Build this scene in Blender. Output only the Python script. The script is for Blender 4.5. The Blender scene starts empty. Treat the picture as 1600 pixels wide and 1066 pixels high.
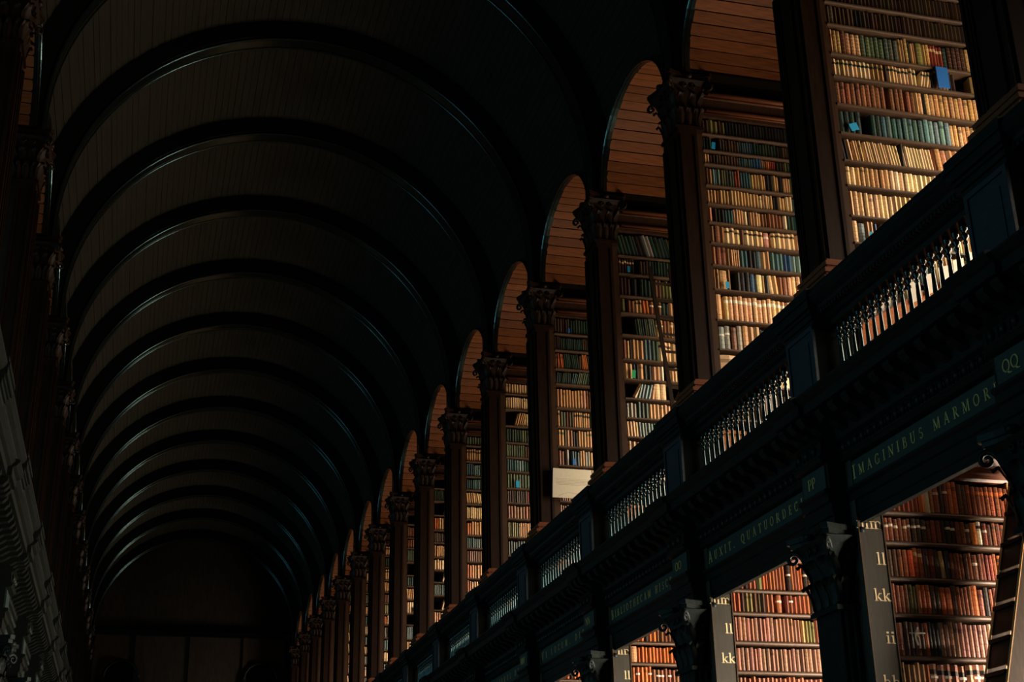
import bpy, math, random
from mathutils import Matrix, Vector
S = bpy.context.scene
COL = S.collection
PI = math.pi
rnd = random.Random(7)

# ------------------------------------------------------------------ camera, world, light, exposure
EYE = 1.6
def cam_axes():
    yaw, pit, rol = math.radians(15.287), math.radians(22.218), math.radians(-1.099)
    f = Vector((math.sin(yaw)*math.cos(pit), math.cos(yaw)*math.cos(pit), math.sin(pit)))
    r = Vector((math.cos(yaw), -math.sin(yaw), 0)); u = r.cross(f)
    c, s = math.cos(rol), math.sin(rol)
    return c*r+s*u, -s*r+c*u, f
CR, CU, CF = cam_axes()
cd = bpy.data.cameras.new('camera'); cam = bpy.data.objects.new('camera', cd); COL.objects.link(cam)
cd.sensor_width = 36; cd.lens = 2141/1600*36; cd.clip_end = 200; cd.clip_start = 0.05
m = Matrix.Identity(4)
for i, v in enumerate((CR, CU, -CF)):
    for j in range(3): m[j][i] = v[j]
m.translation = (0, 0, EYE)
cam.matrix_world = m
S.camera = cam

w = bpy.data.worlds.new('world'); S.world = w; w.use_nodes = True
w.node_tree.nodes['Background'].inputs[0].default_value = (.25, .55, .6, 1)
w.node_tree.nodes['Background'].inputs[1].default_value = .004
S.view_settings.view_transform = 'Standard'; S.view_settings.look = 'None'
S.view_settings.exposure = 0.0; S.view_settings.gamma = 1
try: S.view_settings.use_curve_mapping = False
except Exception: pass

CX = 1.915                      # centre line of the nave
def C(k): return 7.10 if k == -2 else 12.98+3.04*k
K0, K1 = -3, 13
WARM = (1.0, .83, .62)
COOL = (.32, .83, .98)
def area(name, loc, size, energy, color, direction, spread=180):
    l = bpy.data.lights.new(name, 'AREA'); l.shape = 'RECTANGLE'; l.size, l.size_y = size
    l.energy = energy; l.color = color; l.spread = math.radians(spread)
    o = bpy.data.objects.new(name, l); COL.objects.link(o); o.location = loc
    o.rotation_euler = Vector(direction).to_track_quat('-Z', 'Y').to_euler()
    return o
# daylight at the windows of the alcoves, both storeys, both sides
for k in range(K0, K1):
    ym = (C(k)+C(k+1))/2
    area('daylight', (8.50, ym, EYE+5.6), (1.3, 2.2), 215 if k > K0 else 60, WARM, (-1, 0, -.05))
    if k < 5: area('daylight', (8.47, ym-.25, EYE+1.1), (1.1, 1.9), 500 if k > K0 else 90, (1, .80, .60), (-.85, .52, .03), 170)
    area('daylight', (2*CX-8.50, ym, EYE+5.9), (1.3, 2.4), 42, COOL, (1, 0, 0))
    if k < 6: area('daylight', (2*CX-8.50, ym, EYE+1.2), (1.3, 2.0), 22, COOL, (1, 0, .2))

# ------------------------------------------------------------------ materials
def srgb(c): return tuple(((v/255)/12.92 if v/255 < .04045 else ((v/255+.055)/1.055)**2.4) for v in c)
def mat(name, base, rough=.5, var=.25, scale=(6, 6, 6), bump=.15, metallic=0, spec=.5, obj_rand=0.0, attr=None, dist=.004, noise=8.0):
    M = bpy.data.materials.new(name); M.use_nodes = True; N = M.node_tree.nodes; L = M.node_tree.links
    b = N['Principled BSDF']; b.inputs['Roughness'].default_value = rough; b.inputs['Metallic'].default_value = metallic
    b.inputs['Specular IOR Level'].default_value = spec
    tc = N.new('ShaderNodeTexCoord'); mp = N.new('ShaderNodeMapping'); mp.inputs['Scale'].default_value = scale
    nz = N.new('ShaderNodeTexNoise'); nz.inputs['Scale'].default_value = noise; nz.inputs['Detail'].default_value = 4
    L.new(tc.outputs['Object'], mp.inputs[0]); L.new(mp.outputs[0], nz.inputs['Vector'])
    mr = N.new('ShaderNodeMapRange'); mr.inputs['From Min'].default_value = .3; mr.inputs['From Max'].default_value = .7
    mr.inputs['To Min'].default_value = 1-var; mr.inputs['To Max'].default_value = 1+var
    L.new(nz.outputs['Fac'], mr.inputs['Value'])
    fac = mr.outputs[0]
    if obj_rand:
        oi = N.new('ShaderNodeObjectInfo'); m2 = N.new('ShaderNodeMapRange')
        m2.inputs['To Min'].default_value = 1-obj_rand; m2.inputs['To Max'].default_value = 1+obj_rand
        L.new(oi.outputs['Random'], m2.inputs['Value'])
        mm = N.new('ShaderNodeMath'); mm.operation = 'MULTIPLY'; L.new(fac, mm.inputs[0]); L.new(m2.outputs[0], mm.inputs[1]); fac = mm.outputs[0]
    vm = N.new('ShaderNodeVectorMath'); vm.operation = 'SCALE'; L.new(fac, vm.inputs['Scale'])
    if attr:
        a = N.new('ShaderNodeAttribute'); a.attribute_name = attr; L.new(a.outputs['Color'], vm.inputs[0])
    else: vm.inputs[0].default_value = base
    L.new(vm.outputs[0], b.inputs['Base Color'])
    if bump:
        bp = N.new('ShaderNodeBump'); bp.inputs['Strength'].default_value = bump; bp.inputs['Distance'].default_value = dist
        L.new(nz.outputs['Fac'], bp.inputs['Height']); L.new(bp.outputs[0], b.inputs['Normal'])
    return M
M = dict(
    pier=mat('dark_stained_oak', (.0115, .0048, .0022), .5, .35, (4, 4, .6), spec=.13),
    paint=mat('blackened_green_oak', (.0085, .0105, .0100), .45, .35, (5, 1, 5), .3, spec=.17),
    rib=mat('polished_rib_oak', (.004, .0045, .004), .2, .2, spec=.8),
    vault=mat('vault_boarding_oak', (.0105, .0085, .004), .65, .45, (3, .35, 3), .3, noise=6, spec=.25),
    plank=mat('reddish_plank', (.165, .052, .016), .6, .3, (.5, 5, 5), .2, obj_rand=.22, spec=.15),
    shelf=mat('shelf_oak', (.062, .033, .017), .5, .3, (.6, 6, 6)),
    stile=mat('olive_grey_paint', (.024, .023, .016), .65, .25, (5, 5, .8), .2),
    case=mat('bookcase_frame_oak', (.034, .0155, .0075), .5, .3, (4, 4, .6), spec=.2),
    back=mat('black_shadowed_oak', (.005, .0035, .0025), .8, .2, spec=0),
    cornice=mat('red_brown_cornice', (.12, .034, .012), .36, .25, (.5, 5, 5), .15),
    base_panel=mat('orange_brown_panel', (.42, .12, .028), .5, .2, (1, 5, 5), .1, spec=.15),
    frieze=mat('teal_frieze_paint', (.007, .029, .029), .5, .25),
    gilt=mat('gilding', (.56, .43, .15), .5, .15, metallic=0, bump=.1),
    cream_paint=mat('cream_letter_paint', (.88, .70, .42), .6, .08, bump=0),
    book=mat('book_cloth_and_leather', (1, 1, 1), .52, .22, (30, 30, 8), .15, attr='Col', dist=.001),
    paper=mat('paper', (.62, .56, .46), .8, .06, bump=0),
    blue=mat('blue_card', srgb((28, 92, 160)), .6, .06, bump=0),
    cyan=mat('cyan_card', srgb((10, 140, 185)), .6, .06, bump=0),
    green_tag=mat('green_card', srgb((20, 150, 90)), .6, .06, bump=0),
    body_shade=mat('shaded_pedestal_oak', (.006, .007, .007), .8, .2, spec=0),  # pedestal bodies: shade of their sides put into a near-black, sheenless colour
    pedestal=mat('blue_black_paint', (.010, .024, .036), .4, .3, (5, 1, 5), .3),
    ladder=mat('ladder_oak', (.022, .014, .009), .5, .3, (4, 4, 1), .2, spec=.12),
    ladder_edge=mat('pale_ladder_edge', (.35, .20, .08), .4, .2),
    wall=mat('lime_plaster', (.18, .14, .10), .85, .12, (1, 1, 1), .3),
    endwall=mat('end_wall_oak', (.03, .020, .012), .6, .4, (2, 2, .4), .2),
    floor=mat('floor_oak', (.06, .035, .02), .5, .3, (4, .5, 4), .1),
    white=mat('white_board', srgb((188, 180, 158)), .8, .05, bump=0),
    ribbon=mat('white_tape', (.75, .68, .55), .8, .05, bump=0),
)
for nm_, tint in (('rib', (.45, .9, .95, 1)), ('paint', (.6, .9, .95, 1))):
    M[nm_].node_tree.nodes['Principled BSDF'].inputs['Specular Tint'].default_value = tint
def glassmat():
    G = bpy.data.materials.new('window_glass'); G.use_nodes = True
    b = G.node_tree.nodes['Principled BSDF']; b.inputs['Base Color'].default_value = (.8, .85, .85, 1)
    b.inputs['Roughness'].default_value = .2; b.inputs['Transmission Weight'].default_value = .9
    return G
M['glass'] = glassmat()

# ------------------------------------------------------------------ mesh helpers
class MB:
    def __init__(s): s.v = []; s.f = []; s.smooth = []
    def add(s, vs, fs, smooth=False):
        n = len(s.v); s.v += vs; s.f += [tuple(i+n for i in f) for f in fs]; s.smooth += [smooth]*len(fs); return s
    def box(s, x0, x1, y0, y1, z0, z1):
        vs = [(x, y, z) for z in (z0, z1) for y in (y0, y1) for x in (x0, x1)]
        return s.add(vs, [(0, 2, 3, 1), (4, 5, 7, 6), (0, 1, 5, 4), (2, 6, 7, 3), (0, 4, 6, 2), (1, 3, 7, 5)])
    def prism(s, prof, a, b, axis='y', smooth=False):
        # prof: closed loop of (p, z); extruded from a to b along axis (y: p is x; x: p is y; z: prof is (x, y))
        if axis == 'y': mk = lambda p, t: (p[0], t, p[1])
        elif axis == 'x': mk = lambda p, t: (t, p[0], p[1])
        else: mk = lambda p, t: (p[0], p[1], t)
        n = len(prof); vs = [mk(p, a) for p in prof]+[mk(p, b) for p in prof]
        fs = [(i, (i+1) % n, n+(i+1) % n, n+i) for i in range(n)]+[tuple(range(n-1, -1, -1)), tuple(range(n, 2*n))]
        return s.add(vs, fs, smooth)
    def lathe(s, prof, cx, cy, n=8, rot=0):
        vs = [(cx+r*math.cos(rot+2*PI*j/n), cy+r*math.sin(rot+2*PI*j/n), z) for r, z in prof for j in range(n)]
        fs = [(i*n+j, i*n+(j+1) % n, (i+1)*n+(j+1) % n, (i+1)*n+j) for i in range(len(prof)-1) for j in range(n)]
        fs += [tuple(range(n-1, -1, -1)), tuple((len(prof)-1)*n+j for j in range(n))]
        return s.add(vs, fs, True)
    def tube(s, pts, r, n=5):
        vs = []; fs = []
        for i, p in enumerate(pts):
            p = Vector(p); a = Vector(pts[max(i-1, 0)]); b = Vector(pts[min(i+1, len(pts)-1)]); t = (b-a).normalized()
            u = t.orthogonal().normalized() if i == 0 else (u-t*u.dot(t)).normalized()
            v = t.cross(u); rr = r[i] if isinstance(r, (list, tuple)) else r
            for j in range(n): vs.append(tuple(p+u*math.cos(2*PI*j/n)*rr+v*math.sin(2*PI*j/n)*rr))
        for i in range(len(pts)-1):
            for j in range(n): fs.append((i*n+j, i*n+(j+1) % n, (i+1)*n+(j+1) % n, (i+1)*n+j))
        fs += [tuple(range(n-1, -1, -1)), tuple((len(pts)-1)*n+j for j in range(n))]
        return s.add(vs, fs, True)
    def mesh(s, name, material, off=(0, 0, 0)):
        me = bpy.data.meshes.new(name)
        ox, oy, oz = off
        me.from_pydata([(x-ox, y-oy, z-oz) for x, y, z in s.v], [], s.f)
        me.polygons.foreach_set('use_smooth', s.smooth)
        me.materials.append(material)
        import bmesh
        bm = bmesh.new(); bm.from_mesh(me); bmesh.ops.recalc_face_normals(bm, faces=bm.faces); bm.to_mesh(me); bm.free()
        return me
cache = {}
def cached(key, fn, name, material, off=(0, 0, 0)):
    if key not in cache: cache[key] = fn().mesh(name, material, off)
    return cache[key]
def link(name, me, parent=None, loc=(0, 0, 0), rot=(0, 0, 0)):
    o = bpy.data.objects.new(name, me); COL.objects.link(o); o.location = loc; o.rotation_euler = rot
    if parent: o.parent = parent
    return o
def tag(o, label=None, cat=None, group=None, kind=None):
    if label: o['label'] = label
    if cat: o['category'] = cat
    if group: o['group'] = group
    if kind: o['kind'] = kind
    return o
ORD = ['first', 'second', 'third', 'fourth', 'fifth', 'sixth', 'seventh', 'eighth', 'ninth', 'tenth', 'eleventh', 'twelfth', 'thirteenth',
       'fourteenth', 'fifteenth', 'sixteenth', 'seventeenth', 'eighteenth', 'nineteenth', 'twentieth']
def ordn(n):
    if n < 20: return ORD[n]
    t, u = divmod(n+1, 10)
    tens = {2: 'twenty', 3: 'thirty', 4: 'forty', 5: 'fifty', 6: 'sixty'}[t]
    return (tens[:-1]+'ieth') if u == 0 else tens+'-'+ORD[u-1]
# bay frames: side +1 is the right colonnade, -1 the left one, turned half round about the nave's centre line
def frame(side, yc, base):
    bx, by, bz = base
    return (CX+side*bx, yc+side*by, bz+EYE), (0, 0, 0 if side > 0 else PI)
def thing(name, side, yc, base, label, cat, group=None):
    loc, rot = frame(side, yc, base)
    o = bpy.data.objects.new(name, None); COL.objects.link(o); o.location = loc; o.rotation_euler = rot; o.empty_display_size = .2
    return tag(o, label, cat, group)

SIDE = {1: 'right', -1: 'left'}
X = lambda x: x+.07-CX          # front elements, world x to bay-local x
XC = lambda x: x-CX             # gallery bookcases
XL = lambda x: x+.02-CX         # ground floor bookcases

# ------------------------------------------------------------------ the setting
def struct(name, mb, m, parent=None):
    o = link(name, mb.mesh(name, m), parent)
    if not parent: o['kind'] = 'structure'
    return o
Y0, Y1 = C(K0)-1.6, C(K1)+.47
struct('floor', MB().box(2*CX-8.9, 8.9, Y0, Y1+.3, -.1, 0), M['floor'])
for side, nm in ((1, 'wall_right'), (-1, 'wall_left')):
    mb = MB()
    def bx(x0, x1, *a):
        xa, xb = CX+side*X(x0), CX+side*X(x1); mb.box(min(xa, xb), max(xa, xb), *a)
    for z0, z1 in ((0, 1.4), (EYE+2.4, EYE+4.4), (EYE+6.9, EYE+11.0)): bx(8.6, 8.9, Y0, Y1, z0, z1)
    for k in range(K0, K1+1):
        for z0, z1 in ((1.4, EYE+2.4), (EYE+4.4, EYE+6.9)):
            bx(8.6, 8.9, C(k)-.85, C(k)+.85, z0, z1)
    struct(nm, mb, M['wall'])
nwin = 0
def window_mesh(z0, z1):
    a = MB()
    for y in (-.69, 0, .69): a.box(X(8.6), X(8.66), y-.03, y+.03, z0, z1)
    for z in (z0, (z0+z1)/2, z1-.05): a.box(X(8.6), X(8.66), -.7, .7, z, z+.05)
    return a
for side in (1, -1):
    for k in range(K0, K1):
        ym = (C(k)+C(k+1))/2
        for lv, (z0, z1) in enumerate(((-.2, 2.4), (4.4, 6.9))):
            if side > 0 and k > 8 and lv == 0: continue
            nwin += 1
            loc, rot = frame(side, ym, (0, 0, 0))
            wf = link('window_%d' % nwin, cached(('win', lv), lambda: window_mesh(z0, z1), 'window_frame', M['stile']), None, loc, rot); wf['kind'] = 'structure'
            for s_ in (-1, 1):
                link('pane', cached(('pane', lv, s_), lambda: MB().box(X(8.64), X(8.65), min(.03*s_, .66*s_), max(.03*s_, .66*s_), z0+.05, z1-.05), 'pane', M['glass']), wf)

# end wall with panelled frame and two arched heads
ew = MB(); ew.box(2*CX-8.9, 8.9, Y1, Y1+.3, 0, EYE+14.2)
E_ = struct('wall_far', ew, M['endwall'])
mb = MB(); mb.box(2*CX-5.5, 5.5, Y1-.14, Y1, EYE+9.34, EYE+9.46).box(2*CX-5.5, 5.5, Y1-.20, Y1, EYE+9.46, EYE+9.52)
struct('cornice', mb, M['rib'], E_)
for x in (2*CX-5.4, -.1, 1.865, 3.83, 5.25):
    struct('panel_stile', MB().box(x-.08, x+.08, Y1-.05, Y1, EYE+4, EYE+9.34), M['endwall'], E_)
for xc in (-.6, 4.45):
    mb = MB()
    mb.tube([(xc+.62*math.cos(a), Y1-.08, EYE+7.8+.62*math.sin(a)) for a in [PI*i/20 for i in range(21)]], .045, 6)
    mb.box(xc-.665, xc-.575, Y1-.12, Y1, EYE+3.5, EYE+7.8).box(xc+.575, xc+.665, Y1-.12, Y1, EYE+3.5, EYE+7.8)
    a = struct('arched_moulding', mb, M['paint'], E_)
    mb = MB(); prof = [(xc-.575, EYE+3.5)]+[(xc+.575*math.cos(PI-PI*i/16), EYE+7.8+.575*math.sin(PI*i/16)) for i in range(17)]+[(xc+.575, EYE+3.5)]
    mb.prism(prof, Y1-.03, Y1+.01, 'y'); struct('arch_panel', mb, M['back'], E_)

# ceiling: main barrel vault
SZ = 9.37; RV = 3.95; RR = 3.605; AS, AW, AH = 9.0, 1.22, 1.05        # arch spring, half width, rise
ceil = bpy.data.objects.new('ceiling', None); COL.objects.link(ceil); ceil['kind'] = 'structure'
# unseen shell added above the boards to stop light leaking in
mb = MB(); n = 40
pr = [(CX+4.2*math.cos(.2+(PI-.4)*i/n), EYE+SZ+4.2*math.sin(.2+(PI-.4)*i/n)) for i in range(n+1)]
for i in range(n):
    (xa, za), (xb, zb) = pr[i], pr[i+1]
    mb.add([(xa, Y0, za), (xb, Y0, zb), (xb, Y1, zb), (xa, Y1, za)], [(0, 1, 2, 3)])
struct('light_stop_shell', mb, M['back'], ceil)
def rib_mesh():
    mb = MB(); hw = .165
    def bead(y, r, n=4, sg=1):               # quarter-round bead at an arris
        return [(3.630-r*math.sin(PI*i/n), y-r*math.cos(PI*i/n)*sg) for i in range(n+1)]
    strips = [[(RV+.02, -hw), (3.66, -hw)], [(3.66, -hw), (3.66, -hw+.012)], bead(-hw+.030, .022), [(3.640, -hw+.052), (3.640, -.10)],
              [(3.640, -.10), (3.628, -.09)], [(3.628, -.09), (3.628, .09)], [(3.628, .09), (3.640, .10)], [(3.640, .10), (3.640, hw-.052)],
              bead(hw-.030, .022), [(3.66, hw-.012), (3.66, hw)], [(3.66, hw), (RV+.02, hw)]]
    path = [(1, 0, -.45)]+[(math.cos(PI*i/64), math.sin(PI*i/64), 0) for i in range(65)]+[(-1, 0, -.45)]
    for prof in strips:
        vs = []; P = len(prof)
        for c, s_, dz in path:
            for r, y in prof: vs.append((r*c, y, SZ+r*s_+dz))
        mb.add(vs, [(i*P+j, i*P+j+1, (i+1)*P+j+1, (i+1)*P+j) for i in range(len(path)-1) for j in range(P-1)], True)
    return mb
for k in range(K0, K1+1):
    me = cached('rib', rib_mesh, 'vault_rib', M['rib'])
    o = link('rib', me, ceil, (CX, C(k), EYE))
def arch_w(z, W=AW+.03, H=AH+.03):       # half width of the side arch at height z
    return 0 if z >= AS+H else W*math.sqrt(max(0, 1-((z-AS)/H)**2)) if z > AS else W
def boards(L):
    mb = MB(); hl = L/2-.16; pit = .115; r0, r1 = RV, RV+.03
    def P(s_):                               # arc position: vertical wall below the spring, then the circle
        if s_ < 0: return 1, 0, s_
        a = s_/RV; return math.cos(a), math.sin(a), 0
    tot = RV*PI/2; s_ = -(SZ-8.85); half = []
    while s_ < tot-.001:
        e = min(s_+pit-.006, tot+.03); half.append((s_, e)); s_ += pit
    rr = random.Random(3)
    for sg in (1, -1):
        for a, b in half:
            dr = rr.uniform(-.004, .004)
            ca, sa, da = P(a); cb, sb, db = P(b)
            za, zb = SZ+RV*sa+da, SZ+RV*sb+db
            wa, wb = min(arch_w(za), hl), min(arch_w(zb), hl)
            spans = [((-hl, -hl), (hl, hl))] if wa <= 0 and wb <= 0 else [((-hl, -hl), (-wa, -wb)), ((wa, wb), (hl, hl))]
            for (ya0, yb0), (ya1, yb1) in spans:
                if ya1-ya0 < .005 and yb1-yb0 < .005: continue
                vs = []
                for r in (r0+dr, r1+dr):
                    A = lambda c, s2, d, y, z: (sg*r*c, y, SZ+r*s2+d)
                    vs += [A(ca, sa, da, ya0, za), A(ca, sa, da, ya1, za), A(cb, sb, db, yb1, zb), A(cb, sb, db, yb0, zb)]
                mb.add(vs, [(0, 1, 2, 3), (7, 6, 5, 4), (0, 4, 5, 1), (1, 5, 6, 2), (2, 6, 7, 3), (3, 7, 4, 0)])
    return mb
def archivolt():
    mb = MB(); prof = [(X(5.54), .004), (X(5.53), .014), (X(5.54), .026), (X(5.56), .03), (X(5.56), .042), (X(5.60), .05), (X(5.84), .05), (X(5.84), .03), (X(5.63), .03), (X(5.63), 0), (X(5.57), 0), (X(5.56), .004)]
    P = len(prof); vs = []; n = 32
    for i in range(n+1):
        a = PI*i/n
        for x, d in prof: vs.append((x, (AW+d)*math.cos(a), AS+(AH+d)*math.sin(a)))
    mb.add(vs, [(i*P+j, i*P+(j+1) % P, (i+1)*P+(j+1) % P, (i+1)*P+j) for i in range(n) for j in range(P)], False)
    return mb
# alcove barrel: planks of equal width along the ellipse
def ell(n=600):
    pts = [(AW*math.cos(PI*i/n), AH*math.sin(PI*i/n)) for i in range(n+1)]; s_ = [0]
    for a, b in zip(pts, pts[1:]): s_.append(s_[-1]+math.dist(a, b))
    return pts, s_
EP, ES = ell()
def ell_at(t):
    i = min(range(len(ES)), key=lambda j: abs(ES[j]-t)); return EP[i]
NP = 24; PW = ES[-1]/NP
slots = []
for i in range(NP):
    (ya, za), (yb, zb) = ell_at(i*PW), ell_at((i+1)*PW)
    slots.append(((ya+yb)/2, (za+zb)/2, math.atan2(zb-za, yb-ya)))
def plank_mb(mb=None, slot=None, dz=0):
    mb = mb or MB(); h = PW/2-.006
    if slot is None: return mb.box(X(5.62), X(8.6), -h, h, -.022, 0)
    y, z, a = slot; c, s_ = math.cos(a), math.sin(a); vs = []
    for zz in (-.022, 0):
        for yy in (-h, h):
            for x in (X(5.62), X(8.6)): vs.append((x, y+c*yy-s_*(zz+dz), AS+z+s_*yy+c*(zz+dz)))
    return mb.add(vs, [(0, 2, 3, 1), (4, 5, 7, 6), (0, 1, 5, 4), (2, 6, 7, 3), (0, 4, 6, 2), (1, 3, 7, 5)])
for k in range(K0, K1):
    L = C(k+1)-C(k); ym = (C(k)+C(k+1))/2
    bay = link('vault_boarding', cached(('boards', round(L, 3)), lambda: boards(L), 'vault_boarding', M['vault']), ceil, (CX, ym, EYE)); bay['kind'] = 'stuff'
    for side in (1, -1):
        loc, rot = frame(side, ym, (0, 0, 0))
        av = link('archivolt', cached('archivolt', archivolt, 'archivolt', M['rib']), ceil, loc, rot)
        near = side > 0 and -2 <= k <= 4
        if near:
            lin = MB().box(X(5.90), X(8.6), -AW-.25, AW+.25, AS+AH+.3, AS+AH+.32)
            av2 = link('alcove_vault', cached('alcovetop', lambda: lin, 'alcove_vault', M['back']), ceil, loc, rot)
            pm = cached('plank', lambda: plank_mb(), 'plank', M['plank'])
            for (y, z, a) in slots:
                dz = rnd.uniform(-.004, .004)
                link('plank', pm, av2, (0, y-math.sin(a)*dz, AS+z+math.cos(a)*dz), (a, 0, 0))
        else:
            def far():
                mb = MB()
                for s_ in slots: plank_mb(mb, s_)
                return mb
            o = link('alcove_planking', cached('farplanks', far, 'alcove_planking', M['plank']), ceil, loc, rot); o['kind'] = 'stuff'
        # storey floor of the gallery over the alcove
gallery = MB()
for side in (1, -1):
    a, b = sorted((CX+side*X(5.42), CX+side*X(8.6)))
    gallery.box(a, b, Y0, Y1, EYE+3.42, EYE+3.6)
struct('floor_gallery', gallery, M['floor'])

# ------------------------------------------------------------------ Corinthian capital, shared by both storeys
def leaf(mb, base, out, w, h, curl):
    # an acanthus leaf rising from base, leaning along the horizontal unit vector out
    bxp, byp, bzp = base; ox, oy = out; sx, sy = -oy, ox; vs = []; n = 5
    for i in range(n+1):
        t = i/n; z = bzp+h*(t if t < .8 else .8+(.8-t)*.5+.1); d = curl*(t**2.2); ww = w*(.55+.45*math.sin(PI*min(t*1.05, 1)))*(1 if t < .8 else 1.6*(1.2-t))
        for s_, dd in ((-1, 0), (-.5, .012), (0, .022), (.5, .012), (1, 0)):
            vs.append((bxp+ox*(d+dd)+sx*s_*ww/2, byp+oy*(d+dd)+sy*s_*ww/2, z-(.02*(i % 2) if abs(s_) == 1 else 0)))
    mb.add(vs, [(i*5+j, i*5+j+1, (i+1)*5+j+1, (i+1)*5+j) for i in range(n) for j in range(4)], True)
def capital(cx, cy, hx, hy, z0, z1, rear=True):
    H = z1-z0; mb = MB()
    # bell
    rings = [(0, 0), (.03, .02), (.06, 0), (.5, .02), (.78, .07), (.86, .11)]
    vs = []
    for t, g in rings: vs += [(cx+sx*(hx+g), cy+sy*(hy+g), z0+H*t) for sx, sy in ((-1, -1), (1, -1), (1, 1), (-1, 1))]
    mb.add(vs, [(i*4+j, i*4+(j+1) % 4, (i+1)*4+(j+1) % 4, (i+1)*4+j) for i in range(len(rings)-1) for j in range(4)])
    mb.box(cx-hx-.035, cx+hx+.035, cy-hy-.035, cy+hy+.035, z0-.03, z0+.01)
    for (ox, oy), hn, hw_ in (((-1, 0), hx, hy), ((0, -1), hy, hx), ((0, 1), hy, hx)):
        for row, zf, hf, n in ((0, .03, .38, 3), (1, .30, .40, 2)):
            for i in range(n):
                s_ = (i-(n-1)/2)*2*hw_/n*1.02
                leaf(mb, (cx+ox*(hn+.005)-oy*s_, cy+oy*(hn+.005)+ox*s_, z0+H*zf), (ox, oy), 2*hw_/n*.98, H*hf, .075)
        # helices in the middle of each face
        for sg in (-1, 1):
            pts = []
            for i in range(11):
                a = -PI/2+i*PI/5*1.3; r = .035*(1-i/14)
                u = sg*(.05+r*math.cos(a)); pts.append((cx+ox*(hn+.085)-oy*u, cy+oy*(hn+.085)+ox*u, z0+H*.76+r*math.sin(a)))
            mb.tube(pts, .011, 4)
    for sx in ((-1, 1) if rear else (-1,)):
        for sy in (-1, 1):
            leaf(mb, (cx+sx*hx, cy+sy*hy, z0+H*.05), (sx*.707, sy*.707), .1, H*.36, .09)
            leaf(mb, (cx+sx*hx, cy+sy*hy, z0+H*.36), (sx*.707, sy*.707), .1, H*.34, .12)
    ab = MB(); top = []                                    # concave-sided abacus with a flower on each face
    e = .13
    for (ax, ay), (bx_, by_) in ((((-1), (-1)), (1, -1)), ((1, -1), (1, 1)), ((1, 1), (-1, 1)), ((-1, 1), (-1, -1))):
        p0 = Vector((cx+ax*(hx+e), cy+ay*(hy+e))); p1 = Vector((cx+bx_*(hx+e), cy+by_*(hy+e)))
        nrm = Vector((cx, cy))-(p0+p1)/2; nrm.normalize()
        for i in range(6):
            t = .06+.88*i/5; top.append(tuple(p0.lerp(p1, t)+nrm*.07*math.sin(PI*i/5)))
    ab.prism(top, z0+H*.87, z0+H*.93, 'z')
    top2 = [((x-cx)*1.06+cx, (y-cy)*1.06+cy) for x, y in top]
    ab.prism(top2, z0+H*.93, z1, 'z')
    for ox, oy, hn in ((-1, 0, hx), (0, -1, hy)):
        ab.lathe([(.0, 0), (.045, .01), (.045, .05), (.0, .06)], cx+ox*(hn+.10), cy+oy*(hn+.10), 7)
        for i in range(len(ab.v)-28, len(ab.v)):
            x, y, z = ab.v[i]; ab.v[i] = (x, y, z+z0+H*.88)
    if not rear: ab.v = [(min(x, cx+hx-.02), y, z) for x, y, z in ab.v]; mb.v = [(min(x, cx+hx), y, z) for x, y, z in mb.v]
    vo = []
    for sx in ((-1, 1) if rear else (-1,)):
        for sy in (-1, 1):
            v = MB(); d = Vector((sx, sy)).normalized(); c0 = Vector((cx+sx*(hx+.10), cy+sy*(hy+.10))); pts = []; rs = []
            pts.append((cx+sx*hx*.9, cy+sy*hy*.9, z0+H*.52)); rs.append(.012)
            for i in range(15):
                a = PI*.9-i*PI/5.2; r = .062*(1-i/17)
                q = c0+d*(r*math.cos(a)); pts.append((q.x, q.y, z0+H*.745+r*math.sin(a))); rs.append(.022-.0008*i)
            v.tube(pts, rs, 6); vo.append(v)
    return mb, ab, vo
def add_capital(parent, key, args, off, m):
    if (key, 'cap') not in cache:
        mb, ab, vo = capital(*args)
        cache[(key, 'cap')] = (mb.mesh('capital', m, off), ab.mesh('abacus', m, off), [v.mesh('volute', m, off) for v in vo])
    a, b, c = cache[(key, 'cap')]
    o = link('capital', a, parent); link('abacus', b, o)
    for v in c: link('volute', v, o)

# ------------------------------------------------------------------ gallery piers
PX0, PX1, PH, PN = 5.45, 5.68, .19, .235       # front, rear, far and near half widths
def pier_shaft():
    return MB().box(X(PX0), X(PX1), -PN, PN, 4.9, 8.27)
def pier_strips():
    mb = MB()
    for y in (-PH-.04, -PH+.05, PH-.08, PH+.01):
        mb.box(X(PX0)-.018, X(PX0), y, y+.03, 5.12, 8.15)
    for y in (-PH+.042, PH-.058): mb.box(X(PX0)-.03, X(PX0), y, y+.016, 5.12, 8.15)
    for s_ in (-1, 1):
        for x in (5.47, 5.64): mb.box(X(x), X(x)+.03, min(s_*PN, s_*(PN+.012)), max(s_*PN, s_*(PN+.012)), 5.12, 8.15)
    return mb
def pier_base():
    mb = MB()
    for g, z0, z1 in ((.10, 4.78, 4.86), (.085, 4.86, 4.90), (.10, 4.90, 4.93), (.055, 4.93, 4.98), (.075, 4.98, 5.02), (.03, 5.02, 5.06), (.045, 5.06, 5.10), (.018, 5.10, 5.13)):
        mb.box(X(PX0)-g, X(PX1)+.04, -PN-g, PN+g, z0, z1)
    return mb
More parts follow.
